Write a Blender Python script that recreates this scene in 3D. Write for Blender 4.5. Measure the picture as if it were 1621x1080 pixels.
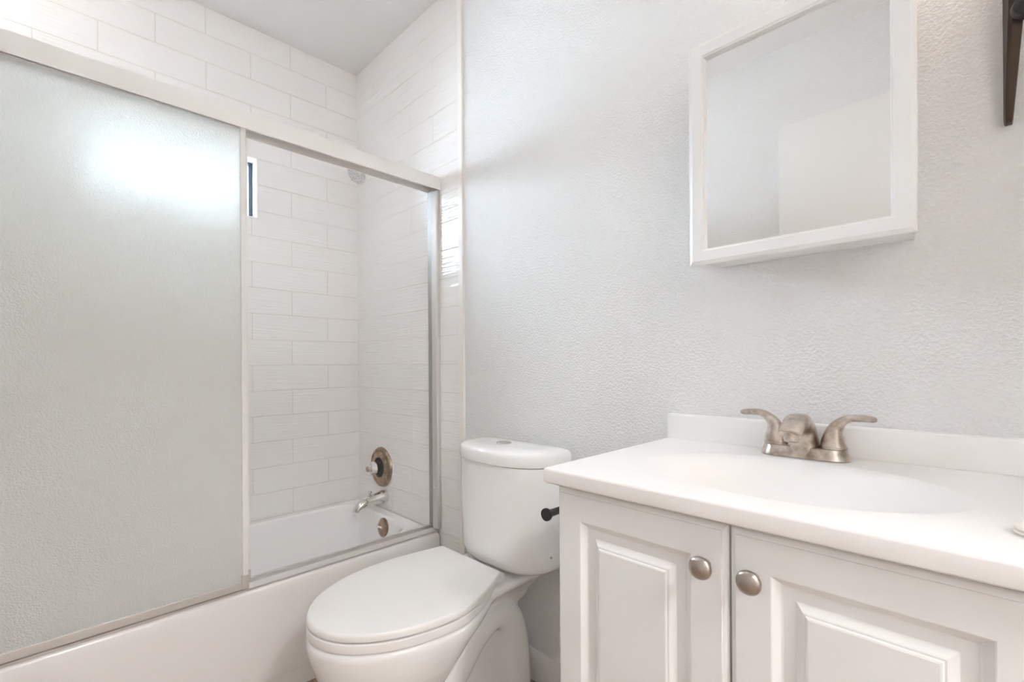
import bpy, bmesh, math
from mathutils import Vector, Matrix

for o in list(bpy.data.objects):
    bpy.data.objects.remove(o)
SC = bpy.context.scene
COL = SC.collection

# ------------------------------------------------------------------ camera
W_PX, F_PX, ROLL = 1621.0, 741.0, math.radians(0.35)
q = math.sqrt(0.5)
fw = Vector((-q, q, 0)); r0 = Vector((q, q, 0)); u0 = Vector((0, 0, 1))
rt = r0 * math.cos(ROLL) - u0 * math.sin(ROLL)
up = u0 * math.cos(ROLL) + r0 * math.sin(ROLL)
cam = bpy.data.cameras.new('camera')
cam.sensor_width = 36.0
cam.lens = 36.0 * F_PX / W_PX
cam.shift_y = 37.0 / W_PX
cam.clip_start = 0.01
cam_o = bpy.data.objects.new('camera', cam)
COL.objects.link(cam_o)
m = Matrix((rt, up, -fw)).transposed().to_4x4()
m.translation = Vector((2.2175, -1.12, 1.02))
cam_o.matrix_world = m
SC.camera = cam_o

# ------------------------------------------------------------------ sky, exposure
world = bpy.data.worlds.new('overcast_sky')
SC.world = world
world.use_nodes = True
wb = world.node_tree.nodes['Background']
wb.inputs[0].default_value = (0.78, 0.88, 1.0, 1)
wb.inputs[1].default_value = 18.0
SC.view_settings.view_transform = 'Standard'
SC.view_settings.look = 'None'
SC.view_settings.gamma = 1.0
SC.view_settings.use_curve_mapping = False
SC.view_settings.exposure = 1.94
SC.cycles.max_bounces = 16
SC.cycles.diffuse_bounces = 10
SC.cycles.transmission_bounces = 12
SC.cycles.glossy_bounces = 6

TUB_FILL_STRENGTH = 1.7  # added lamp, brightens the tub alcove from out of view
HALL_FILL_STRENGTH = 32.0  # added lamp, fills the room through the doorway
ROOM_LAMP_STRENGTH = 1.5     # glass bowl of the ceiling lamp
SCONCE_STRENGTH = 4.0         # frosted shade of the wall sconce

# ------------------------------------------------------------------ materials
def mat(name, color=(.8, .8, .8), rough=.5, metal=0.0, coat=0.0, spec=0.5):
    m = bpy.data.materials.new(name)
    m.use_nodes = True
    b = m.node_tree.nodes['Principled BSDF']
    b.inputs['Base Color'].default_value = (*color, 1)
    b.inputs['Roughness'].default_value = rough
    b.inputs['Metallic'].default_value = metal
    b.inputs['Coat Weight'].default_value = coat
    b.inputs['Coat Roughness'].default_value = 0.05
    b.inputs['Specular IOR Level'].default_value = spec
    return m, m.node_tree, b

def node(nt, kind, **kw):
    n = nt.nodes.new(kind)
    for k, v in kw.items():
        setattr(n, k, v)
    return n

def set_in(n, **kw):
    for k, v in kw.items():
        n.inputs[k.replace('_', ' ')].default_value = v

def noise_bump(nt, b, scale=100, strength=.2, dist=.002, detail=2, stretch=(1, 1, 1), rough=.5):
    tc = node(nt, 'ShaderNodeTexCoord')
    mp = node(nt, 'ShaderNodeMapping')
    mp.inputs['Scale'].default_value = stretch
    ns = node(nt, 'ShaderNodeTexNoise')
    ns.inputs['Scale'].default_value = scale
    ns.inputs['Detail'].default_value = detail
    ns.inputs['Roughness'].default_value = rough
    bp = node(nt, 'ShaderNodeBump')
    bp.inputs['Strength'].default_value = strength
    bp.inputs['Distance'].default_value = dist
    nt.links.new(tc.outputs['Object'], mp.inputs['Vector'])
    nt.links.new(mp.outputs['Vector'], ns.inputs['Vector'])
    nt.links.new(ns.outputs['Fac'], bp.inputs['Height'])
    nt.links.new(bp.outputs['Normal'], b.inputs['Normal'])
    return ns

def noise_color(nt, b, c1, c2, scale=20, detail=4, lo=.35, hi=.65, stretch=(1, 1, 1)):
    tc = node(nt, 'ShaderNodeTexCoord')
    mp = node(nt, 'ShaderNodeMapping')
    mp.inputs['Scale'].default_value = stretch
    ns = node(nt, 'ShaderNodeTexNoise')
    ns.inputs['Scale'].default_value = scale
    ns.inputs['Detail'].default_value = detail
    cr = node(nt, 'ShaderNodeValToRGB')
    cr.color_ramp.elements[0].position = lo
    cr.color_ramp.elements[1].position = hi
    cr.color_ramp.elements[0].color = (*c1, 1)
    cr.color_ramp.elements[1].color = (*c2, 1)
    nt.links.new(tc.outputs['Object'], mp.inputs['Vector'])
    nt.links.new(mp.outputs['Vector'], ns.inputs['Vector'])
    nt.links.new(ns.outputs['Fac'], cr.inputs['Fac'])
    nt.links.new(cr.outputs['Color'], b.inputs['Base Color'])

def plaster(name, color, strength):
    m, nt, b = mat(name, color, .62)
    tc = node(nt, 'ShaderNodeTexCoord')
    n1 = node(nt, 'ShaderNodeTexNoise'); n1.inputs['Scale'].default_value = 165; n1.inputs['Detail'].default_value = 3
    n2 = node(nt, 'ShaderNodeTexNoise'); n2.inputs['Scale'].default_value = 62; n2.inputs['Detail'].default_value = 2
    mr = node(nt, 'ShaderNodeMapRange'); set_in(mr, From_Min=.42, From_Max=.62)
    ad = node(nt, 'ShaderNodeMath', operation='ADD')
    bp = node(nt, 'ShaderNodeBump'); set_in(bp, Strength=strength, Distance=.004)
    L = nt.links.new
    L(tc.outputs['Object'], n1.inputs['Vector']); L(tc.outputs['Object'], n2.inputs['Vector'])
    L(n1.outputs['Fac'], mr.inputs['Value'])
    L(mr.outputs['Result'], ad.inputs[0]); L(n2.outputs['Fac'], ad.inputs[1])
    L(ad.outputs['Value'], bp.inputs['Height']); L(bp.outputs['Normal'], b.inputs['Normal'])
    return m

ROW, BRICK = .1122, .33
def tile_mat(name, axis):
    m, nt, b = mat(name, (.8, .77, .75), .16)
    L = nt.links.new
    tc = node(nt, 'ShaderNodeTexCoord')
    sp = node(nt, 'ShaderNodeSeparateXYZ'); L(tc.outputs['Object'], sp.inputs[0])
    a = node(nt, 'ShaderNodeMath', operation='MULTIPLY_ADD')
    L(sp.outputs[axis], a.inputs[0]); a.inputs[1].default_value = 1 if axis == 'X' else -1
    a.inputs[2].default_value = 10 * BRICK - .155
    c = node(nt, 'ShaderNodeMath', operation='ADD')
    L(sp.outputs['Z'], c.inputs[0]); c.inputs[1].default_value = 20 * ROW - 1.0222
    cb = node(nt, 'ShaderNodeCombineXYZ'); L(a.outputs[0], cb.inputs[0]); L(c.outputs[0], cb.inputs[1])
    br = node(nt, 'ShaderNodeTexBrick')
    br.offset = .5; br.offset_frequency = 2; br.squash = 1
    set_in(br, Scale=1.0, Mortar_Size=.0026, Mortar_Smooth=.5, Bias=0.0, Brick_Width=BRICK, Row_Height=ROW)
    br.inputs['Color1'].default_value = (.90, .882, .868, 1)
    br.inputs['Color2'].default_value = (.91, .894, .882, 1)
    br.inputs['Mortar'].default_value = (.79, .75, .715, 1)
    L(cb.outputs[0], br.inputs['Vector'])
    L(br.outputs['Color'], b.inputs['Base Color'])
    # embossed horizontal ripples of the glaze
    mp = node(nt, 'ShaderNodeMapping'); mp.inputs['Scale'].default_value = (7, 125, 1)
    L(cb.outputs[0], mp.inputs['Vector'])
    ns = node(nt, 'ShaderNodeTexNoise'); set_in(ns, Scale=1.0, Detail=1.5, Roughness=.45)
    L(mp.outputs[0], ns.inputs['Vector'])
    b1 = node(nt, 'ShaderNodeBump'); set_in(b1, Strength=1.0, Distance=.0017)
    L(ns.outputs['Fac'], b1.inputs['Height'])
    inv = node(nt, 'ShaderNodeMath', operation='SUBTRACT'); inv.inputs[0].default_value = 1
    L(br.outputs['Fac'], inv.inputs[1])
    b2 = node(nt, 'ShaderNodeBump'); set_in(b2, Strength=.5, Distance=.002)
    L(inv.outputs[0], b2.inputs['Height']); L(b1.outputs['Normal'], b2.inputs['Normal'])
    L(b2.outputs['Normal'], b.inputs['Normal'])
    rm = node(nt, 'ShaderNodeMapRange'); set_in(rm, To_Min=.10, To_Max=.6)
    L(br.outputs['Fac'], rm.inputs['Value']); L(rm.outputs[0], b.inputs['Roughness'])
    return m

M = {}
M['wall'] = plaster('white_orange_peel_paint', (.81, .808, .805), .40)
M['ceiling'] = plaster('ceiling_paint', (.875, .862, .855), .12)
M['tile_y'] = tile_mat('white_rippled_tile_long', 'Y')
M['tile_x'] = tile_mat('white_rippled_tile_end', 'X')
M['caulk'] = mat('cream_edge_trim', (.88, .85, .815), .45)[0]
M['trim'] = mat('white_gloss_trim', (.88, .87, .86), .35)[0]
M['door'] = mat('cream_door_paint', (.845, .832, .818), .4)[0]
m_, nt_, b_ = mat('brown_floor', (.3, .2, .13), .45)
noise_color(nt_, b_, (.26, .19, .14), (.48, .38, .30), 6, 8, .3, .7, (3, 26, 1)); M['floor'] = m_
M['acrylic'] = mat('white_tub_enamel', (.90, .888, .882), .18, coat=.3)[0]
M['ceramic'] = mat('white_ceramic', (.90, .895, .89), .10, coat=.3)[0]
M['seat'] = mat('white_seat_plastic', (.88, .87, .86), .28)[0]
M['seat_dark'] = mat('grey_rubber', (.3, .29, .28), .6)[0]
M['marble'] = mat('white_cultured_marble', (.90, .885, .875), .32)[0]
M['cabinet'] = mat('white_thermofoil', (.85, .855, .852), .38)[0]
M['cabinet_in'] = mat('cabinet_board', (.45, .37, .30), .7)[0]
M['frame'] = mat('white_frame_foil', (.82, .815, .81), .35)[0]
m_, nt_, b_ = mat('mirror_silver', (.93, .93, .925), .0, 1.0); M['mirror'] = m_
m_, nt_, b_ = mat('brushed_nickel', (.55, .49, .43), .34, 1.0)
noise_color(nt_, b_, (.34, .27, .21), (.68, .62, .56), 42, 5, .32, .6)
noise_bump(nt_, b_, 60, .05, .001, 3); M['nickel'] = m_
m_, nt_, b_ = mat('satin_nickel_knob', (.46, .41, .37), .30, 1.0); M['knob'] = m_
m_, nt_, b_ = mat('tarnished_bronze_nickel', (.34, .27, .21), .3, 1.0)
noise_color(nt_, b_, (.26, .18, .12), (.50, .40, .32), 45, 5, .3, .7); M['tarnish'] = m_
M['chrome'] = mat('chrome', (.78, .77, .76), .09, 1.0)[0]
M['dark_hole'] = mat('dark_recess', (.03, .025, .02), .5)[0]
M['alu_channel'] = mat('grey_aluminium_channel', (.42, .41, .395), .5, .5)[0]
m_, nt_, b_ = mat('aluminium', (.74, .72, .705), .42, .7)
noise_bump(nt_, b_, 30, .03, .001, 2, (1, 1, 1)); M['alu'] = m_
M['alu_white'] = mat('satin_cream_aluminium', (.85, .83, .81), .38, .0)[0]
M['alu_dark'] = mat('window_aluminium', (.10, .12, .16), .35, .8)[0]
M['black'] = mat('matte_black', (.012, .012, .012), .4)[0]
M['bronze'] = mat('oil_rubbed_bronze', (.065, .045, .032), .42, .6)[0]
M['soap'] = mat('pale_beige_soap', (.84, .79, .73), .4)[0]
M['grey_mark'] = mat('grey_print', (.42, .40, .39), .5)[0]
M['button'] = mat('pale_chrome_button', (.66, .66, .65), .22, 1.0)[0]
m_, nt_, b_ = mat('shower_nozzle_face', (.55, .53, .51), .4)
tc = node(nt_, 'ShaderNodeTexCoord'); vo = node(nt_, 'ShaderNodeTexVoronoi'); vo.inputs['Scale'].default_value = 230
cr = node(nt_, 'ShaderNodeValToRGB')
cr.color_ramp.elements[0].position = .25; cr.color_ramp.elements[0].color = (.22, .21, .20, 1)
cr.color_ramp.elements[1].position = .42; cr.color_ramp.elements[1].color = (.72, .70, .68, 1)
nt_.links.new(tc.outputs['Object'], vo.inputs['Vector']); nt_.links.new(vo.outputs['Distance'], cr.inputs['Fac'])
nt_.links.new(cr.outputs['Color'], b_.inputs['Base Color']); M['nozzle'] = m_

def emit(name, color, strength):
    m = bpy.data.materials.new(name); m.use_nodes = True
    nt = m.node_tree; nt.nodes.remove(nt.nodes['Principled BSDF'])
    e = node(nt, 'ShaderNodeEmission')
    e.inputs['Color'].default_value = (*color, 1); e.inputs['Strength'].default_value = strength
    nt.links.new(e.outputs[0], nt.nodes['Material Output'].inputs['Surface'])
    return m
M['lamp'] = emit('lit_white_glass', (1, .985, .97), ROOM_LAMP_STRENGTH)
M['hall_fill'] = emit('lit_hall_fill', (1, .975, .955), HALL_FILL_STRENGTH)  # glow of the added hall fill lamp
M['tub_fill'] = emit('lit_tub_fill', (1, .96, .93), TUB_FILL_STRENGTH)  # glow of the added fill lamp over the tub
M['warm_lamp'] = emit('lit_warm_glass', (1, .80, .60), SCONCE_STRENGTH)

def frosted():
    m = bpy.data.materials.new('obscure_glass'); m.use_nodes = True
    nt = m.node_tree; nt.nodes.remove(nt.nodes['Principled BSDF']); L = nt.links.new
    rf = node(nt, 'ShaderNodeBsdfRefraction'); rf.inputs['Color'].default_value = (.99, 1, .995, 1)
    rf.inputs['Roughness'].default_value = .34; rf.inputs['IOR'].default_value = 1.15
    tl = node(nt, 'ShaderNodeBsdfTranslucent'); tl.inputs['Color'].default_value = (.98, .985, .975, 1)
    df = node(nt, 'ShaderNodeBsdfDiffuse'); df.inputs['Color'].default_value = (.965, .97, .955, 1)
    gl = node(nt, 'ShaderNodeBsdfGlossy'); gl.inputs['Roughness'].default_value = .35
    tc = node(nt, 'ShaderNodeTexCoord'); ns = node(nt, 'ShaderNodeTexNoise')
    set_in(ns, Scale=250.0, Detail=1.0)
    bp = node(nt, 'ShaderNodeBump'); set_in(bp, Strength=.8, Distance=.003)
    L(tc.outputs['Object'], ns.inputs['Vector']); L(ns.outputs['Fac'], bp.inputs['Height'])
    for s in (rf, df, gl): L(bp.outputs['Normal'], s.inputs['Normal'])
    m1 = node(nt, 'ShaderNodeMixShader'); m1.inputs[0].default_value = .75
    L(tl.outputs[0], m1.inputs[1]); L(df.outputs[0], m1.inputs[2])
    m2 = node(nt, 'ShaderNodeMixShader'); m2.inputs[0].default_value = .60
    rw = node(nt, 'ShaderNodeBsdfRefraction'); rw.inputs['Color'].default_value = (.99, 1, .995, 1)
    rw.inputs['Roughness'].default_value = .80; rw.inputs['IOR'].default_value = 1.15
    L(bp.outputs['Normal'], rw.inputs['Normal'])
    m0 = node(nt, 'ShaderNodeMixShader'); m0.inputs[0].default_value = .35
    L(rf.outputs[0], m0.inputs[1]); L(rw.outputs[0], m0.inputs[2])
    L(m0.outputs[0], m2.inputs[1]); L(m1.outputs[0], m2.inputs[2])
    m3 = node(nt, 'ShaderNodeMixShader'); m3.inputs[0].default_value = .05
    L(m2.outputs[0], m3.inputs[1]); L(gl.outputs[0], m3.inputs[2])
    L(m3.outputs[0], nt.nodes['Material Output'].inputs['Surface'])
    return m
M['frost'] = frosted()

def clear_pane():
    m = bpy.data.materials.new('window_glass'); m.use_nodes = True
    nt = m.node_tree; nt.nodes.remove(nt.nodes['Principled BSDF']); L = nt.links.new
    t = node(nt, 'ShaderNodeBsdfTransparent'); t.inputs['Color'].default_value = (.93, .96, .97, 1)
    g = node(nt, 'ShaderNodeBsdfGlossy'); g.inputs['Roughness'].default_value = .02
    f = node(nt, 'ShaderNodeFresnel'); f.inputs['IOR'].default_value = 1.45
    x = node(nt, 'ShaderNodeMixShader')
    L(f.outputs[0], x.inputs[0]); L(t.outputs[0], x.inputs[1]); L(g.outputs[0], x.inputs[2])
    L(x.outputs[0], nt.nodes['Material Output'].inputs['Surface'])
    return m
M['pane'] = clear_pane()

# ------------------------------------------------------------------ mesh helpers
def build(name, bm, material, parent=None, smooth=35, kind=None):
    bmesh.ops.recalc_face_normals(bm, faces=bm.faces[:])
    me = bpy.data.meshes.new(name)
    bm.to_mesh(me); bm.free()
    me.materials.append(material)
    if smooth:
        for p in me.polygons: p.use_smooth = True
        me.set_sharp_from_angle(angle=math.radians(smooth))
    o = bpy.data.objects.new(name, me)
    COL.objects.link(o)
    if parent is not None:
        o.parent = parent
        o.matrix_parent_inverse = Matrix.Translation(parent.location).inverted()
    if kind: o['kind'] = kind
    if smooth and smooth < 180:
        wn = o.modifiers.new('even_shading', 'WEIGHTED_NORMAL'); wn.keep_sharp = True; wn.weight = 80
    return o

def thing(name, label, cat, loc, group=None):
    o = bpy.data.objects.new(name, None)
    o.empty_display_size = .05
    COL.objects.link(o)
    o.location = loc
    o['label'] = label; o['category'] = cat
    if group: o['group'] = group
    return o

def box(x0, x1, y0, y1, z0, z1, bevel=0.0, seg=2):
    bm = bmesh.new()
    bmesh.ops.create_cube(bm, size=1)
    for v in bm.verts:
        v.co = Vector(((x0 + x1) / 2 + v.co.x * (x1 - x0), (y0 + y1) / 2 + v.co.y * (y1 - y0), (z0 + z1) / 2 + v.co.z * (z1 - z0)))
    if bevel:
        bmesh.ops.bevel(bm, geom=bm.edges[:], offset=bevel, segments=seg, profile=.5, affect='EDGES')
    return bm

def loft(rings, cap0=True, cap1=True, closed=True):
    bm = bmesh.new()
    R = [[bm.verts.new(p) for p in r] for r in rings]
    n = len(R[0])
    for a, b in zip(R, R[1:]):
        for i in range(n if closed else n - 1):
            j = (i + 1) % n
            bm.faces.new((a[i], a[j], b[j], b[i]))
    if cap0: bm.faces.new(R[0][::-1])
    if cap1: bm.faces.new(R[-1])
    return bm

def lathe(origin, axis, prof, n=40):
    """prof: list of (radius, distance along axis)"""
    axis = Vector(axis).normalized()
    t = Vector((0, 0, 1)) if abs(axis.z) < .9 else Vector((1, 0, 0))
    a = axis.cross(t).normalized(); b = axis.cross(a)
    rings = [[Vector(origin) + axis * d + (a * math.cos(2 * math.pi * i / n) + b * math.sin(2 * math.pi * i / n)) * max(r, 1e-5) for i in range(n)] for r, d in prof]
    return loft(rings)

def spline(pts, n):
    """Catmull-Rom through tuples"""
    P = [pts[0]] + list(pts) + [pts[-1]]
    out = []
    for k in range(len(pts) - 1):
        p0, p1, p2, p3 = P[k:k + 4]
        for i in range(n):
            t = i / n
            out.append(tuple(.5 * (2 * b + (c - a) * t + (2 * a - 5 * b + 4 * c - d) * t * t + (3 * b - a - 3 * c + d) * t ** 3) for a, b, c, d in zip(p0, p1, p2, p3)))
    out.append(tuple(pts[-1]))
    return out

def tube(pts, side, sect, n=24, power=2.0, sub=6):
    """pts: (x,y,z,half_width_along_side,half_thickness); side = fixed sideways axis; superellipse section"""
    S = spline(pts, sub)
    side = Vector(side).normalized()
    rings = []
    for i, p in enumerate(S):
        a = Vector(S[max(i - 1, 0)][:3]); b = Vector(S[min(i + 1, len(S) - 1)][:3])
        t = (b - a).normalized()
        nrm = t.cross(side).normalized()
        sd = nrm.cross(t).normalized()
        ring = []
        for k in range(n):
            an = 2 * math.pi * k / n
            c, s = math.cos(an), math.sin(an)
            e = 2.0 / power
            cx = math.copysign(abs(c) ** e, c) * p[3]; sy = math.copysign(abs(s) ** e, s) * p[4]
            ring.append(Vector(p[:3]) + sd * cx + nrm * sy)
        rings.append(ring)
    return loft(rings)

def rrect(cx, cy, hx, hy, r, z, n=8):
    """rounded rectangle ring in plan; r may be (front(-y) radius, back(+y) radius)"""
    rf, rb = (r, r) if not isinstance(r, tuple) else r
    out = []
    for sx, sy, a0, rr in ((1, 1, 0, rb), (-1, 1, 90, rb), (-1, -1, 180, rf), (1, -1, 270, rf)):
        rr = min(rr, hx, hy)
        for i in range(n + 1):
            a = math.radians(a0 + 90 * i / n)
            out.append(Vector((cx + sx * (hx - rr) + rr * math.cos(a), cy + sy * (hy - rr) + rr * math.sin(a), z)))
    return out

def prism(poly, axis, a0, a1, bevel=0):
    """extrude a 2-D polygon along an axis ('x','y','z')"""
    def P(p, t):
        return {'x': Vector((t, p[0], p[1])), 'y': Vector((p[0], t, p[1])), 'z': Vector((p[0], p[1], t))}[axis]
    bm = loft([[P(p, a0) for p in poly], [P(p, a1) for p in poly]])
    if bevel:
        bmesh.ops.bevel(bm, geom=bm.edges[:], offset=bevel, segments=2, profile=.5, affect='EDGES')
    return bm

def rect_rings(x0, x1, z0, z1, steps, y_back):
    """raised panel board facing -y: steps = (inset, y); closed with a back"""
    def ring(i, y): return [Vector((x0 + i, y, z0 + i)), Vector((x1 - i, y, z0 + i)), Vector((x1 - i, y, z1 - i)), Vector((x0 + i, y, z1 - i))]
    return loft([ring(0, y_back)] + [ring(i, y) for i, y in steps])

def join(*bms):
    out = bmesh.new()
    for b in bms:
        me = bpy.data.meshes.new('tmp'); b.to_mesh(me); b.free()
        out.from_mesh(me); bpy.data.meshes.remove(me)
    return out

# ------------------------------------------------------------------ room
XR, YF, HC = 2.75, -1.52, 2.481
WT = .12
TX = .815                                   # tiled part of the far wall ends here
HX = 4.3                                    # far end of the unseen hall, added for fill light
build('floor', box(-WT, HX + WT, YF - WT, WT, -.08, 0), M['floor'], kind='structure')
build('ceiling', box(-WT, HX + WT, YF - WT, WT, HC, HC + .08), M['ceiling'], kind='structure')

# long tiled wall with the slit window
WY0, WY1, WZ0, WZ1 = -1.02, -.459, 1.659, 1.922
def holed():
    bm = bmesh.new()
    def rings(x):
        o = [bm.verts.new((x, y, z)) for y, z in ((YF, 0), (0, 0), (0, HC), (YF, HC))]
        i = [bm.verts.new((x, y, z)) for y, z in ((WY0, WZ0), (WY1, WZ0), (WY1, WZ1), (WY0, WZ1))]
        return o, i
    (oa, ia), (ob, ib) = rings(0.0), rings(-WT)
    for k in range(4):
        j = (k + 1) % 4
        bm.faces.new((oa[k], oa[j], ia[j], ia[k])); bm.faces.new((ob[k], ob[j], ib[j], ib[k]))
        bm.faces.new((oa[k], oa[j], ob[j], ob[k])); bm.faces.new((ia[k], ia[j], ib[j], ib[k]))
    return bm
build('wall_left', holed(), M['tile_y'], smooth=0, kind='structure')
build('wall_shower', box(0, TX, 0, WT, 0, HC), M['tile_x'], smooth=0, kind='structure')
build('wall_back', box(TX, HX + WT, .006, WT, 0, HC), M['wall'], smooth=0, kind='structure')
def fill_doorway_wall():
    """wall with a doorway added to let in fill light from the hall"""
    y0, y1, h = -1.42, -.60, 2.05
    poly = [(YF, 0), (y0, 0), (y0, h), (y1, h), (y1, 0), (WT, 0), (WT, HC), (YF, HC)]
    return prism(poly, 'x', XR, XR + WT)
build('wall_right', fill_doorway_wall(), M['wall'], smooth=0, kind='structure')  # unseen doorway added to pass the hall's fill light
build('wall_added_hall', box(HX, HX + WT, YF, 0, 0, HC), M['wall'], smooth=0, kind='structure')  # closes the hall added around the fill lamp
build('wall_front', box(-WT, HX + WT, YF - WT, YF, 0, HC), M['wall'], smooth=0, kind='structure')
build('trim_1', box(TX - .001, TX + .026, -.004, .02, 0, HC, .003), M['caulk'], kind='structure')
bb = [(.006, 0), (-.008, 0), (-.008, .072), (-.006, .080), (-.004, .086), (-.002, .095), (.006, .095)]
build('baseboard_back', prism(bb, 'x', TX + .026, 1.664), M['trim'], kind='structure')
build('door_1', box(1.567, 2.34, YF, YF + .035, .01, 2.10, .003), M['door'], kind='structure')

# window in the tiled wall
w = bpy.data.objects.new('window_1', None); COL.objects.link(w); w.location = (-.06, (WY0 + WY1) / 2, WZ0); w['kind'] = 'structure'
def frame_yz(y0, y1, z0, z1, t, xa, xb):
    bm = bmesh.new()
    R = []
    for x in (xa, xb):
        R.append([bm.verts.new((x, y, z)) for y, z in ((y0, z0), (y1, z0), (y1, z1), (y0, z1))])
        R.append([bm.verts.new((x, y, z)) for y, z in ((y0 + t, z0 + t), (y1 - t, z0 + t), (y1 - t, z1 - t), (y0 + t, z1 - t))])
    oa, ia, ob, ib = R
    for k in range(4):
        j = (k + 1) % 4
        for f in ((oa[k], oa[j], ia[j], ia[k]), (ob[k], ob[j], ib[j], ib[k]), (oa[k], oa[j], ob[j], ob[k]), (ia[k], ia[j], ib[j], ib[k])):
            bm.faces.new(f)
    return bm
build('window_reveal', frame_yz(WY0, WY1, WZ0, WZ1, .006, -.055, .004), M['trim'], w, 0)
build('window_frame', frame_yz(WY0, WY1, WZ0, WZ1, .022, -.085, -.056), M['alu_dark'], w, 0)
build('window_mullion', box(-.082, -.06, -.752, -.727, WZ0 + .022, WZ1 - .022, .002), M['alu_dark'], w)
build('window_pane', box(-.073, -.070, WY0 + .02, WY1 - .02, WZ0 + .02, WZ1 - .02), M['pane'], w, 0)

# ------------------------------------------------------------------ bathtub
AX = .690                                    # apron face
RZ = .355
tub = thing('bathtub', 'white alcove bathtub behind the sliding glass door', 'bathtub', (AX / 2, -.76, 0))
def tub_mesh():
    cx, cy = (.004 + AX) / 2, -.76
    hx, hy = (AX - .004) / 2, .757
    rings = []
    def R(hx_, hy_, r, z, dx=0, dy=0): rings.append(rrect(cx + dx, cy + dy, hx_, hy_, r, z, 8))
    R(hx - .012, hy, .004, 0); R(hx - .012, hy, .004, .058)
    R(hx - .002, hy, .004, .064)
    R(hx, hy, .006, .075); R(hx, hy, .006, RZ - .03); R(hx - .003, hy, .008, RZ - .012)
    R(hx - .010, hy - .004, .01, RZ - .003); R(hx - .02, hy - .008, .014, RZ)
    # opening (wider ledge under the sliding door)
    ox = -.020
    R(hx - .070, hy - .050, .12, RZ, ox); R(hx - .078, hy - .056, .12, RZ - .003, ox)
    R(hx - .086, hy - .062, .12, RZ - .014, ox); R(hx - .092, hy - .068, .12, RZ - .05, ox)
    R(hx - .115, hy - .10, .12, .16, ox); R(hx - .14, hy - .13, .12, .085, ox)
    R(hx - .17, hy - .16, .11, .062, ox); R(hx - .22, hy - .21, .08, .055, ox)
    return loft(rings)
build('tub_shell', tub_mesh(), M['acrylic'], tub, 40)
pl = build('overflow_plate', lathe((.366, -.070, .308), (0, -1, .12), [(.0, 0), (.041, 0), (.041, .004), (.035, .009), (.012, .011), (0, .011)]), M['tarnish'], tub)
build('trip_lever', tube([(.366, -.078, .310, .005, .004), (.357, -.088, .313, .005, .004), (.347, -.092, .316, .006, .004)], (0, 0, 1), None, 12), M['chrome'], pl)

# ------------------------------------------------------------------ sliding shower door
enc = thing('shower_enclosure', 'sliding tub door with an aluminium frame and pebbled obscure glass', 'shower door', (.67, -.76, RZ))
def channel(x0, x1, z0, z1, lip, depth):
    """inverted U section with two tracks"""
    mid = (x0 + x1) / 2
    return [(x0, z0), (x0, z1), (x1, z1), (x1, z0), (x1 - lip, z0), (x1 - lip, z0 + depth), (mid + lip / 2, z0 + depth), (mid + lip / 2, z0 + .012),
            (mid - lip / 2, z0 + .012), (mid - lip / 2, z0 + depth), (x0 + lip, z0 + depth), (x0 + lip, z0)]
hd = [(p[0], p[1]) for p in channel(.640, .702, 1.715, 1.765, .003, .032)]
build('header_rail', prism(hd, 'y', YF + .002, -.001), M['alu_white'], enc, 20)
tk = [(.632, RZ), (.632, RZ + .012), (.646, RZ + .014), (.646, RZ + .007), (.662, RZ + .007), (.662, RZ + .020), (.665, RZ + .020), (.665, RZ + .007),
      (.681, RZ + .007), (.681, RZ + .014), (.700, RZ + .005), (.700, RZ)]
tk = [(x - .017, z) for x, z in tk]
build('bottom_track', prism(tk, 'y', YF + .002, -.001), M['alu'], enc, 20)
jb = [(.664, 0), (.703, 0), (.703, -.010), (.664, -.020)]
for y0, s in ((0, 1), (YF, -1)):
    nm = 'wall_jamb'
    poly = [(.667, y0 - s * .001), (.694, y0 - s * .001), (.694, y0 - s * .012), (.690, y0 - s * .016), (.667, y0 - s * .022)]
    j1 = build(nm, prism(poly, 'z', RZ + .012, 1.715), M['alu'], enc, 25)
    poly = [(.640, y0 - s * .001), (.6665, y0 - s * .001), (.6665, y0 - s * .022), (.640, y0 - s * .020)]
    build('jamb_channel', prism(poly, 'z', RZ + .022, 1.715), M['alu_channel'], j1, 25)
    if s == 1:
        for zz in (.53, 1.55):
            build('jamb_screw', lathe((.676, -.020, zz), (.4, -1, 0), [(0, -.001), (.004, -.001), (.0035, .0015), (0, .002)], 12), M['caulk'], j1)
def panel(xc, y0, y1):
    z0, z1 = RZ + .012, 1.735
    g = build('sliding_panel', box(xc - .003, xc + .003, y0 + .012, y1 - .004, z0 + .02, z1 - .01), M['frost'], enc, 0)
    build('panel_stile', box(xc - .008, xc + .008, y1 - .014, y1, z0 + .004, z1, .0015), M['alu_white'], g)
    build('panel_stile', box(xc - .008, xc + .008, y0, y0 + .014, z0 + .004, z1, .0015), M['alu_white'], g)
    build('panel_bottom_rail', box(xc - .007, xc + .007, y0 + .014, y1 - .014, z0, z0 + .022, .002), M['alu'], g)
    build('panel_top_rail', box(xc - .007, xc + .007, y0 + .014, y1 - .014, z1 - .022, z1, .002), M['alu'], g)
    build('corner_bracket', box(xc - .0095, xc + .0095, y1 - .017, y1 + .002, z0 + .001, z0 + .042, .0015), M['alu'], g)
panel(.6865, -1.46, -.698)
panel(.6545, -1.47, -.684)

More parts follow.
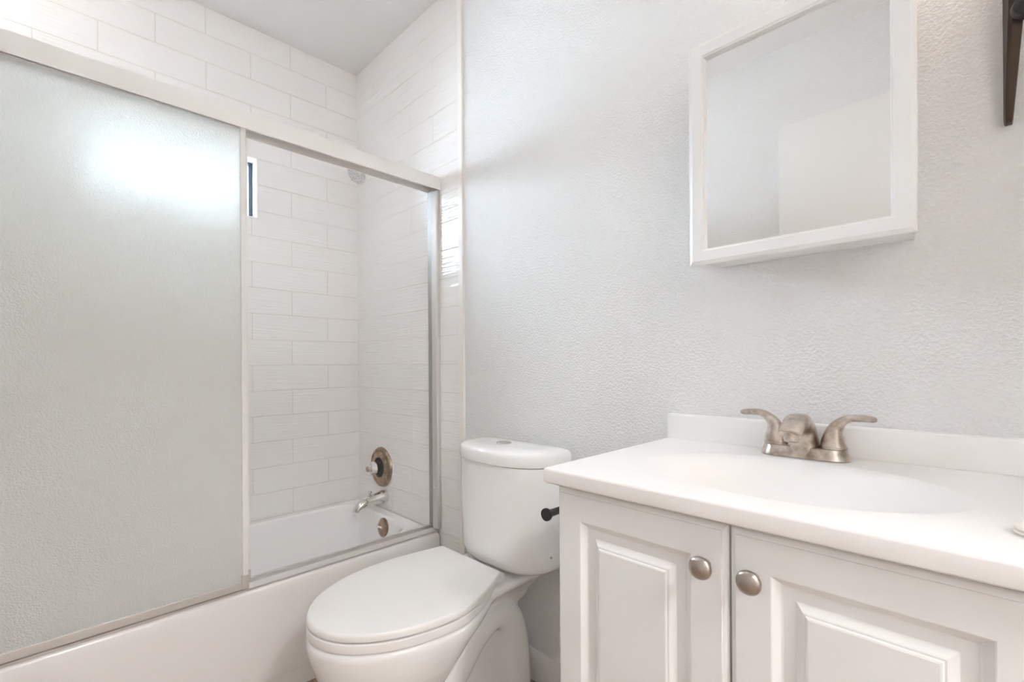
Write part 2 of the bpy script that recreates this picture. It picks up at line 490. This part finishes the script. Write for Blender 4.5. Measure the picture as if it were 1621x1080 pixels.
# ------------------------------------------------------------------ shower fittings
sv = thing('shower_valve', 'round tarnished shower valve plate with a clear knob on tiled wall', 'shower valve', (.235, 0, .544))
build('caulk_ring', lathe((.236, 0, .544), (0, -1, 0), [(0, 0), (.0985, 0), (.0965, .0025), (0, .0025)], 56), M['trim'], sv)
es = build('escutcheon', lathe((.235, 0, .544), (0, -1, 0), [(.0, 0), (.093, 0), (.093, .004), (.089, .012), (.080, .017), (.074, .0145), (.070, .0145), (.052, .020), (.046, .019), (.044, .010), (.0, .010)], 56), M['tarnish'], sv)
build('recess_ring', lathe((.235, -.0105, .544), (0, -1, 0), [(0, 0), (.043, 0), (.043, .002), (0, .002)], 40), M['dark_hole'], es)
kn = build('valve_knob', lathe((.235, -.012, .544), (0, -1, 0), [(0, 0), (.017, 0), (.017, .018), (.028, .022), (.032, .030), (.030, .056), (.024, .062), (0, .062)], 12), M['chrome'], sv, 25)
build('knob_button', lathe((.235, -.074, .544), (0, -1, 0), [(0, 0), (.013, 0), (.012, .003), (0, .004)], 24), M['tarnish'], kn)

ts = thing('tub_spout', 'chrome tub spout with a lift diverter below the shower valve', 'tub spout', (.262, 0, .41))
build('spout_body', tube([(.262, 0, .412, .030, .030), (.262, -.020, .412, .030, .030), (.262, -.028, .411, .029, .029), (.262, -.075, .405, .026, .025), (.262, -.115, .398, .024, .021), (.262, -.138, .385, .020, .014), (.262, -.146, .370, .019, .012)], (1, 0, 0), None, 28), M['chrome'], ts)
build('diverter_knob', lathe((.262, -.080, .425), (0, 0, 1), [(0, 0), (.005, 0), (.004, .012), (.0085, .015), (.0095, .020), (.007, .024), (0, .024)], 20), M['chrome'], ts)

sh = thing('shower_sprayer', 'small round chrome shower head hanging from the tiled wall', 'shower head', (.262, -.14, 1.86))
hdir = Vector((.18, -.62, -.72)).normalized()
hc = Vector((.262, -.135, 1.864))
arm = build('shower_arm', tube([(.262, 0, 1.938, .009, .009), (.262, -.05, 1.936, .009, .009), (.262, -.085, 1.922, .009, .009), tuple(hc - hdir * .045) + (.009, .009)], (1, 0, 0), None, 16), M['chrome'], sh)
build('arm_flange', lathe((.262, 0, 1.938), (0, -1, 0), [(0, 0), (.026, 0), (.024, .005), (.012, .012), (0, .012)], 32), M['chrome'], arm)
build('head_shell', lathe(hc - hdir * .052, hdir, [(0, 0), (.012, 0), (.014, .012), (.012, .018), (.020, .026), (.036, .036), (.043, .044), (.043, .052), (.040, .055), (0, .055)], 40), M['chrome'], sh)
build('nozzle_face', lathe(hc + hdir * .0032, hdir, [(0, 0), (.039, 0), (.037, .003), (0, .004)], 40), M['nozzle'], sh)

# ------------------------------------------------------------------ toilet
TC = 1.156                                    # centre line of the bowl
TK = 1.182                                    # centre of the tank
toi = thing('toilet', 'white two piece toilet between the bathtub and the vanity', 'toilet', (TC, -.4, 0))
def egg(hw, yb, yf, ym, bw, z, n=64, rb=.03, skew=1):
    """closed lid outline: elliptical front, tapering sides, straight back with rounded corners"""
    pts = []
    nb = n // 2
    for i in range(nb + 1):                                   # front half, from +x side round to -x
        a = math.pi * i / nb
        pts.append((TC + hw * math.cos(a), ym - (ym - yf) * math.sin(a)))
    def sidepts(s):
        out = []
        for i in range(1, 11):
            t = i / 10
            y = ym + (yb - rb - ym) * t
            x = bw + (hw - bw) * math.cos(t * math.pi / 2) ** 1.0
            out.append((TC + s * x, y))
        for i in range(1, 7):
            a = math.pi / 2 * i / 6
            out.append((TC + s * (bw - rb * (1 - math.cos(a)) ), yb - rb + rb * math.sin(a)))
        return out
    L = sidepts(-1); Rr = sidepts(1)[::-1]
    return [Vector((x - .028 * max(0, (y - ym) / (yb - ym)) ** 1.5 * skew, y, z)) for x, y in pts + L + Rr]
def scaled(ring, k, z, c=(TC, -.44)):
    return [Vector((c[0] + (p.x - c[0]) * k, c[1] + (p.y - c[1]) * k, z)) for p in ring]
def slab(hw, yb, yf, ym, bw, z0, z1, rb=.03, crown=0.0, er=.007):
    e = egg(hw, yb, yf, ym, bw, 0, rb=rb)
    rr = [scaled(e, .985, z0), scaled(e, .996, z0 + .0006), scaled(e, 1, z0 + .003), scaled(e, 1, z1 - er), scaled(e, 1 - er, z1 - er * .36), scaled(e, 1 - er * 3.5, z1), scaled(e, .6, z1 + crown), scaled(e, .2, z1 + crown)]
    return loft(rr)
LY, LF = -.214, -.702
# bowl: pieces grown together by a voxel remesh
def bowl_mesh():
    parts = []
    secs = []
    for z, hw, yb, yf, ym, bw in ((.020, .095, -.36, -.50, -.42, .090), (.06, .095, -.36, -.515, -.42, .09), (.12, .098, -.38, -.550, -.43, .092),
                                  (.17, .108, -.395, -.590, -.45, .092), (.215, .128, -.385, -.630, -.46, .095), (.255, .148, -.345, -.660, -.455, .100), (.30, .170, -.300, -.684, -.45, .115),
                                  (.335, .182, -.265, -.695, -.44, .125), (.36, .189, -.235, -.701, -.43, .138), (.380, .191, -.225, -.703, -.43, .145), (.394, .187, -.225, -.699, -.43, .143)):
        secs.append(egg(hw, yb, yf, ym, bw, z, rb=.03))
    parts.append(loft(secs))
    # deck that carries the tank
    dk = [rrect(TK - .03, -.150, .070, .105, .05, .30), rrect(TK - .03, -.152, .085, .118, .05, .335), rrect(TK - .028, -.150, .108, .128, .05, .365), rrect(TK - .026, -.147, .128, .130, .05, .388), rrect(TK - .026, -.147, .132, .130, .05, .398), rrect(TK - .026, -.147, .126, .125, .045, .406)]
    parts.append(loft(dk))
    # pedestal web, trapway and foot
    parts.append(loft([rrect(TC, -.29, .062, .215, .05, 0), rrect(TC, -.29, .055, .20, .05, .2), rrect(TC, -.27, .06, .18, .05, .345)]))
    parts.append(tube([(TC, -.50, .07, .085, .050), (TC, -.42, .125, .098, .052), (TC, -.345, .200, .100, .054), (TC, -.275, .270, .098, .056), (TC, -.200, .300, .096, .058), (TC, -.140, .262, .096, .056), (TC, -.112, .18, .096, .055), (TC, -.104, .08, .096, .055), (TC, -.104, .0, .098, .056)], (1, 0, 0), None, 28, 2.6))
    parts.append(loft([rrect(TC, -.30, .112, .245, .09, 0), rrect(TC, -.30, .112, .245, .09, .022), rrect(TC, -.30, .098, .232, .085, .034), rrect(TC, -.30, .06, .20, .05, .06)]))
    for s in (-1, 1):
        parts.append(lathe((TC + s * .075, -.205, .0), (0, 0, 1), [(0, 0), (.046, 0), (.044, .045), (.036, .072), (.020, .088), (0, .092)], 28))
    return join(*parts)
bowl = build('bowl', bowl_mesh(), M['ceramic'], toi, 180)
rm = bowl.modifiers.new('grow_together', 'REMESH'); rm.mode = 'VOXEL'; rm.voxel_size = .0055; rm.use_smooth_shade = True
smm = bowl.modifiers.new('soften', 'SMOOTH'); smm.factor = .5; smm.iterations = 7
for s in (-1, 1):
    build('bolt_cap', lathe((TC + s * .082, -.205, .085), (0, 0, 1), [(0, 0), (.013, 0), (.012, .008), (.007, .013), (0, .014)], 20), M['ceramic'], bowl)
build('seat', slab(.1905, LY - .014, LF + .0015, -.43, .142, .3968, .4185, .03, er=.003), M['seat'], toi, 40)
lid = build('seat_lid', slab(.190, LY, LF + .002, -.43, .141, .4220, .440, .014, .002), M['seat'], toi, 40)
for s in (-1, 1):
    build('hinge', box(TC + s * .085 - .018, TC + s * .085 + .018, -.222, -.192, .398, .425, .006, 3), M['seat'], toi)
    build('seat_bumper', box(TC + s * .12 - .012, TC + s * .12 + .012, -.618, -.602, .3935, .3995, .001), M['seat'], toi)
# tank
def bowed(hx, yb, yf, z, n=2.5, rb=.03):
    """plan of the tank: flat back with rounded corners, bowed front"""
    ys = yb - .048
    out = []
    for i in range(49):
        a = math.pi * i / 48
        c, s_ = math.cos(a), math.sin(a)
        out.append(Vector((TK + math.copysign(abs(c) ** (2 / n), c) * hx, ys - (ys - yf) * s_ ** (2 / n), z)))
    for s_ in (-1, 1):
        arc = [Vector((TK + s_ * (hx - rb + rb * math.cos(b)), yb - rb + rb * math.sin(b), z)) for b in [math.pi / 2 * k / 6 for k in range(7)]]
        out += arc if s_ < 0 else arc[::-1]
    return out
def tank_mesh():
    rings = []
    for z, hx, y0, y1, rf in ((.404, .080, -.060, -.150, .045), (.418, .080, -.060, -.150, .045), (.4205, .150, -.035, -.176, .06), (.425, .166, -.027, -.187, .075), (.436, .180, -.022, -.195, .083), (.455, .185, -.02, -.199, .088), (.50, .187, -.02, -.201, .09), (.728, .190, -.02, -.204, .092)):
        rings.append(bowed(hx, y0, y1, z, 2.7 if hx > .1 else 2.2))
    return loft(rings)
tank = build('tank', tank_mesh(), M['ceramic'], toi, 60)
def lid_mesh():
    cy, hy = -.1115, .0995
    rings = []
    for z, k in ((.730, .0015), (.7315, .0), (.742, -.001), (.755, -.0005), (.764, .002), (.769, .007), (.7725, .018), (.775, .04), (.776, .07)):
        rings.append(bowed(.194 - k, cy + hy - k, cy - hy + k, z, 2.6, max(.035 - k * .3, .012)))
    return loft(rings)
tl = build('tank_lid', lid_mesh(), M['ceramic'], toi, 60)
build('flush_button', lathe((TK - .010, -.112, .7755), (0, 0, 1), [(0, 0), (.024, 0), (.024, .002), (.022, .0038), (.0005, .0042), (0, .0042)], 40), M['button'], tl)
build('tank_mark', lathe((1.3645, -.1162, .476), (.93, -.37, 0), [(0, -.003), (.0042, -.003), (.0042, .0006), (0, .0006)], 4), M['grey_mark'], tank)

# ------------------------------------------------------------------ vanity cabinet
VX0, VX1, VY = 1.681, 2.277, -.451
VXM = 1.977
van = thing('vanity_cabinet', 'white vanity cabinet with two raised panel doors under the sink top', 'cabinet', ((VX0 + VX1) / 2, -.24, 0))
def carcass():
    """open-topped box with thickness"""
    t = .016
    bm = bmesh.new()
    def ring(x0, x1, y0, y1, z): return [bm.verts.new(p) for p in ((x0, y0, z), (x1, y0, z), (x1, y1, z), (x0, y1, z))]
    a = ring(VX0, VX1, VY, -.004, .0); b = ring(VX0, VX1, VY, -.004, .806)
    c = ring(VX0 + t, VX1 - t, VY + t, -.012, .806); d = ring(VX0 + t, VX1 - t, VY + t, -.012, .10)
    for A, B in ((a, b), (b, c), (c, d)):
        for k in range(4):
            j = (k + 1) % 4
            bm.faces.new((A[k], A[j], B[j], B[k]))
    bm.faces.new(a); bm.faces.new(d)
    return bm
build('cabinet_body', carcass(), M['cabinet'], van, 0)
yf = VY - .0195
steps = [(0, yf + .007), (.0015, yf + .0045), (.0045, yf + .0028), (.0075, yf + .0020), (.0078, yf), (.050, yf), (.0515, yf + .0006), (.0595, yf + .0085), (.062, yf + .0095),
         (.076, yf + .0095), (.0775, yf + .0085), (.084, yf + .0030), (.0855, yf + .0022), (.0875, yf + .0022), (.089, yf + .0006), (.091, yf)]
def cabinet_door(x0, x1, kx):
    d = build('door', rect_rings(x0, x1, .115, .800, steps, VY - .0005), M['cabinet'], van, 12)
    k = build('knob', lathe((kx, yf - .0002, .741), (0, -1, 0), [(0, 0), (.0075, 0), (.0065, .004), (.006, .010), (.0105, .0145), (.0152, .0165), (.0158, .0190), (.0145, .0225), (.0100, .0255), (.0045, .0268), (0, .027)], 36), M['knob'], d, 50)
    k['label'] = 'satin nickel knob'
    return d
cabinet_door(VX0 - .001, VXM - .0015, 1.9465)
cabinet_door(VXM + .0015, VX1 + .001, 2.0085)

# ------------------------------------------------------------------ sink top
TZ = .836
CX0, CX1, CY0 = 1.664, 2.296, -.488
top = thing('vanity_sink', 'white cultured marble sink top with integral oval basin and backsplash', 'sink', ((CX0 + CX1) / 2, -.25, TZ))
def top_mesh():
    bx, by = VXM + .012, -.268
    ax, ay = .205, .146
    N = 96
    ang = [2 * math.pi * (i + .5) / N for i in range(N)]
    # rectangle hits; snap the nearest samples to the corners
    x0, x1, y0, y1 = CX0, CX1, CY0, .0055
    hits = []
    for a in ang:
        dx, dy = math.cos(a), math.sin(a)
        tx = ((x1 - bx) / dx) if dx > 0 else ((x0 - bx) / dx)
        ty = ((y1 - by) / dy) if dy > 0 else ((y0 - by) / dy)
        t = min(tx, ty)
        hits.append([bx + dx * t, by + dy * t])
    for cxn, cyn in ((x0, y0), (x1, y0), (x1, y1), (x0, y1)):
        k = min(range(N), key=lambda i: (hits[i][0] - cxn) ** 2 + (hits[i][1] - cyn) ** 2)
        hits[k] = [cxn, cyn]
    def rect(z, ins=0):
        out = []
        for hx, hy in hits:
            out.append(Vector((min(max(hx, x0 + ins), x1 - ins), min(max(hy, y0 + ins), y1), z)))
        return out
    def ell(k, z, lim=False): return [Vector((bx + ax * k * math.cos(a), by + ay * k * math.sin(a), z)) for a in ang]
    rings = [ell(k, z) for k, z in ((.06, TZ - .100), (.3, TZ - .097), (.52, TZ - .086), (.70, TZ - .066), (.82, TZ - .045), (.90, TZ - .0285), (.96, TZ - .0165), (1.0, TZ - .0095), (1.04, TZ - .0045), (1.08, TZ - .0015), (1.12, TZ))]
    rings += [rect(TZ, .006), rect(TZ - .001, .0025), rect(TZ - .003, .0007), rect(TZ - .006, 0), rect(TZ - .025, 0), rect(TZ - .0285, .004)]
    rings += [ell(1.06, TZ - .0285), ell(.98, TZ - .050), ell(.85, TZ - .085), ell(.6, TZ - .113), ell(.06, TZ - .126)]
    return loft(rings)
build('sink_top', top_mesh(), M['marble'], top, 50)
build('backsplash', box(CX0, CX1, -.021, .0055, TZ - .002, .895, .004, 3), M['marble'], top)
build('sink_drain', lathe((VXM + .012, -.268, TZ - .1005), (0, 0, 1), [(0, 0), (.022, 0), (.024, .002), (.018, .004), (0, .003)], 32), M['nickel'], top)

soap = build('soap_bar', loft([rrect(2.279, -.383, .037, .021, .019, TZ + dz, 6) if abs(k) < 1e-9 else rrect(2.279, -.383, .037 - k, .021 - k, .019 - k * .6, TZ + dz, 6)
        for k, dz in ((.004, .0004), (.0, .0025), (.0, .0045), (.0022, .0055), (.0022, .0063), (.0, .0073), (.001, .0092), (.005, .0110), (.013, .0118))]), M['soap'])
soap['label'] = 'pale beige bar of soap lying at the end of the sink top'; soap['category'] = 'soap'

# ------------------------------------------------------------------ faucet
FX, FY = 1.973, -.069
fau = thing('faucet', 'brushed nickel two handle faucet on the sink top', 'faucet', (FX, FY, TZ))
def stad(hx, hy, z): return rrect(FX, FY, hx, hy, hy, z, 10)
build('base_gasket', loft([stad(.0748, .0303, TZ + .0002), stad(.0748, .0303, TZ + .0020)]), M['seat_dark'], fau, 40)
build('faucet_base', loft([stad(.0755, .031, TZ + .0018), stad(.0755, .031, TZ + .0032), stad(.0725, .028, TZ + .012), stad(.0695, .0255, TZ + .021), stad(.067, .023, TZ + .0225)]), M['nickel'], fau, 40)
build('faucet_spout', tube([(FX, FY, TZ + .0045, .0285, .0300), (FX, FY - .0005, TZ + .016, .0275, .0290), (FX, FY - .003, TZ + .038, .0240, .0240), (FX, FY - .012, TZ + .058, .0215, .0200), (FX, FY - .034, TZ + .0705, .0200, .0170), (FX, FY - .060, TZ + .0710, .0192, .0150), (FX, FY - .082, TZ + .0630, .0188, .0125), (FX, FY - .094, TZ + .0530, .0185, .0105)], (1, 0, 0), None, 40, 2.7), M['nickel'], fau, 50)
build('aerator', lathe((FX, FY - .084, TZ + .060), (0, -.25, -1), [(0, 0), (.0125, 0), (.0125, .016), (.0105, .021), (.009, .021), (.0085, .014), (0, .014)], 28), M['nickel'], fau, 40)
build('lift_rod', lathe((FX, FY + .026, TZ + .015), (0, 0, 1), [(0, 0), (.003, 0), (.003, .045), (.006, .049), (.006, .056), (.003, .059), (0, .059)], 16), M['nickel'], fau)
for s in (-1, 1):
    hx = FX + s * .0485
    build('handle_collar', lathe((hx, FY, TZ + .0222), (0, 0, 1), [(0, 0), (.0225, 0), (.0225, .003), (.021, .0045), (0, .0045)], 32), M['nickel'], fau)
    h = build('handle', tube([(hx, FY, TZ + .0258, .021, .021), (hx, FY, TZ + .036, .0195, .0195), (hx + s * .001, FY, TZ + .050, .017, .0155), (hx + s * .006, FY, TZ + .064, .0135, .0115), (hx + s * .017, FY - .001, TZ + .076, .0105, .0080), (hx + s * .030, FY - .002, TZ + .0815, .0102, .0070), (hx + s * .046, FY - .003, TZ + .0820, .0112, .0066), (hx + s * .060, FY - .004, TZ + .0808, .0104, .0056), (hx + s * .066, FY - .004, TZ + .0803, .0058, .0030)], (0, 1, 0), None, 28, 2.2), M['nickel'], fau, 50)

# ------------------------------------------------------------------ mirror cabinet
mc = thing('mirror_cabinet', 'white framed mirror cabinet hung above the faucet', 'mirror cabinet', (1.957, -.05, 1.23))
MX0, MX1, MZ0, MZ1 = 1.768, 2.147, 1.232, 1.708
build('cabinet_box', box(MX0 + .013, MX1 - .013, -.101, .0055, MZ0 + .012, MZ1 - .012, .001), M['frame'], mc)
def mframe():
    prof = [(.004, -.1005), (.004, -.105), (.001, -.1065), (.001, -.110), (0, -.111), (0, -.116), (.0015, -.1175), (.008, -.1205), (.028, -.1195), (.0300, -.1175), (.0325, -.1168), (.0345, -.1095), (.0345, -.1060), (.034, -.1005)]
    rings = []
    for i, y in prof:
        rings.append([Vector((MX0 + i, y, MZ0 + i)), Vector((MX1 - i, y, MZ0 + i)), Vector((MX1 - i, y, MZ1 - i)), Vector((MX0 + i, y, MZ1 - i))])
    rings.append(rings[0])
    bm = loft(rings, False, False)
    bmesh.ops.remove_doubles(bm, verts=bm.verts[:], dist=1e-5)
    return bm
build('mirror_frame', mframe(), M['frame'], mc, 15)
build('mirror_glass', box(MX0 + .033, MX1 - .033, -.1085, -.1045, MZ0 + .033, MZ1 - .033), M['mirror'], mc, 0)

# ------------------------------------------------------------------ toilet paper holder on the vanity side
tp = thing('toilet_paper_holder', 'matte black toilet paper bar on the side of the vanity', 'toilet paper holder', (1.645, -.30, .71))
build('holder_arm', tube([(1.6805, -.225, .717, .0075, .0075), (1.625, -.225, .717, .0075, .0075), (1.606, -.229, .717, .0075, .0075), (1.600, -.245, .717, .0075, .0075), (1.600, -.30, .7172, .0075, .0075), (1.600, -.391, .7175, .0075, .0075), (1.600, -.404, .7175, .0125, .0125), (1.600, -.410, .7175, .0125, .0125)], (0, 0, 1), None, 24), M['black'], tp, 50)
build('wall_rosette', lathe((1.6812, -.225, .717), (-1, 0, 0), [(0, 0), (.024, 0), (.024, .006), (.021, .009), (0, .009)], 32), M['black'], tp)

# ------------------------------------------------------------------ wall sconce beside the mirror
sx = 2.253
sc = thing('wall_sconce', 'dark bronze wall lamp with a tapered tail beside the mirror cabinet', 'wall lamp', (sx, 0, 1.6))
def tail():
    rings = []
    for z, k in ((1.4085, .55), (1.410, .8), (1.4135, .95), (1.42, 1), (1.50, 1), (1.60, 1), (1.70, 1), (1.78, 1)):
        t = (z - 1.41) / .15
        ax_, ay_ = 2.2475 + .0035 * t, -(.010 + .022 * t)
        xr = 2.2545 + .002 * k + .011 * t
        rings.append([Vector((2.2465 + (1 - k) * .005, .0055, z)), Vector((ax_ + (1 - k) * .005, ay_ * k, z)), Vector((ax_ + .001 + .004 * max(t, 0), (ay_ - .003 - .002 * max(t, 0)) * k, z)), Vector((xr, (ay_ - .003 - .002 * max(t, 0)) * k, z)), Vector((xr + .001, .0055, z))])
    return loft(rings)
build('sconce_tail', tail(), M['bronze'], sc, 20)
build('sconce_knob', lathe((sx + .017, -.040, 1.567), (.1, -1, 0), [(0, 0), (.016, 0), (.018, .006), (.016, .016), (.010, .020), (0, .021)], 28), M['black'], sc)
build('sconce_arm', tube([(sx + .012, -.055, 1.75, .010, .010), (sx + .012, -.09, 1.755, .009, .009), (sx + .012, -.125, 1.765, .009, .009), (sx + .012, -.14, 1.79, .009, .009), (sx + .012, -.14, 1.81, .012, .012)], (1, 0, 0), None, 16), M['bronze'], sc)
build('sconce_cup', lathe((sx + .012, -.14, 1.805), (0, 0, 1), [(0, 0), (.022, 0), (.030, .012), (.031, .030), (.027, .030), (0, .020)], 32), M['bronze'], sc)
build('lamp_shade', lathe((sx + .012, -.14, 1.830), (0, 0, 1), [(0, 0), (.026, 0), (.040, .030), (.052, .070), (.056, .11), (.050, .11), (.0, .105)], 36), M['warm_lamp'], sc)

# ------------------------------------------------------------------ ceiling lamps, all unseen; tub and hall lamps added as fill
def unseen_ceiling_lamp(x, y, label, material):
    t = thing('unseen_ceiling_lamp', label, 'ceiling lamp', (x, y, HC))
    build('lamp_base', lathe((x, y, HC), (0, 0, -1), [(0, 0), (.175, 0), (.175, .02), (.165, .025), (0, .025)], 48), M['alu_white'], t)
    build('lamp_bowl', lathe((x, y, HC - .0245), (0, 0, -1), [(0, 0), (.158, 0), (.155, .03), (.135, .06), (.095, .085), (.045, .098), (0, .10)], 48), material, t, 80)
unseen_ceiling_lamp(1.25, -.80, 'round white glass bowl lamp on the bathroom ceiling', M['lamp'])
unseen_ceiling_lamp(.38, -1.32, 'unseen bowl lamp added above the bathtub for fill light', M['tub_fill'])
unseen_ceiling_lamp(3.55, -.95, 'unseen bowl lamp added on the hall ceiling for fill light', M['hall_fill'])
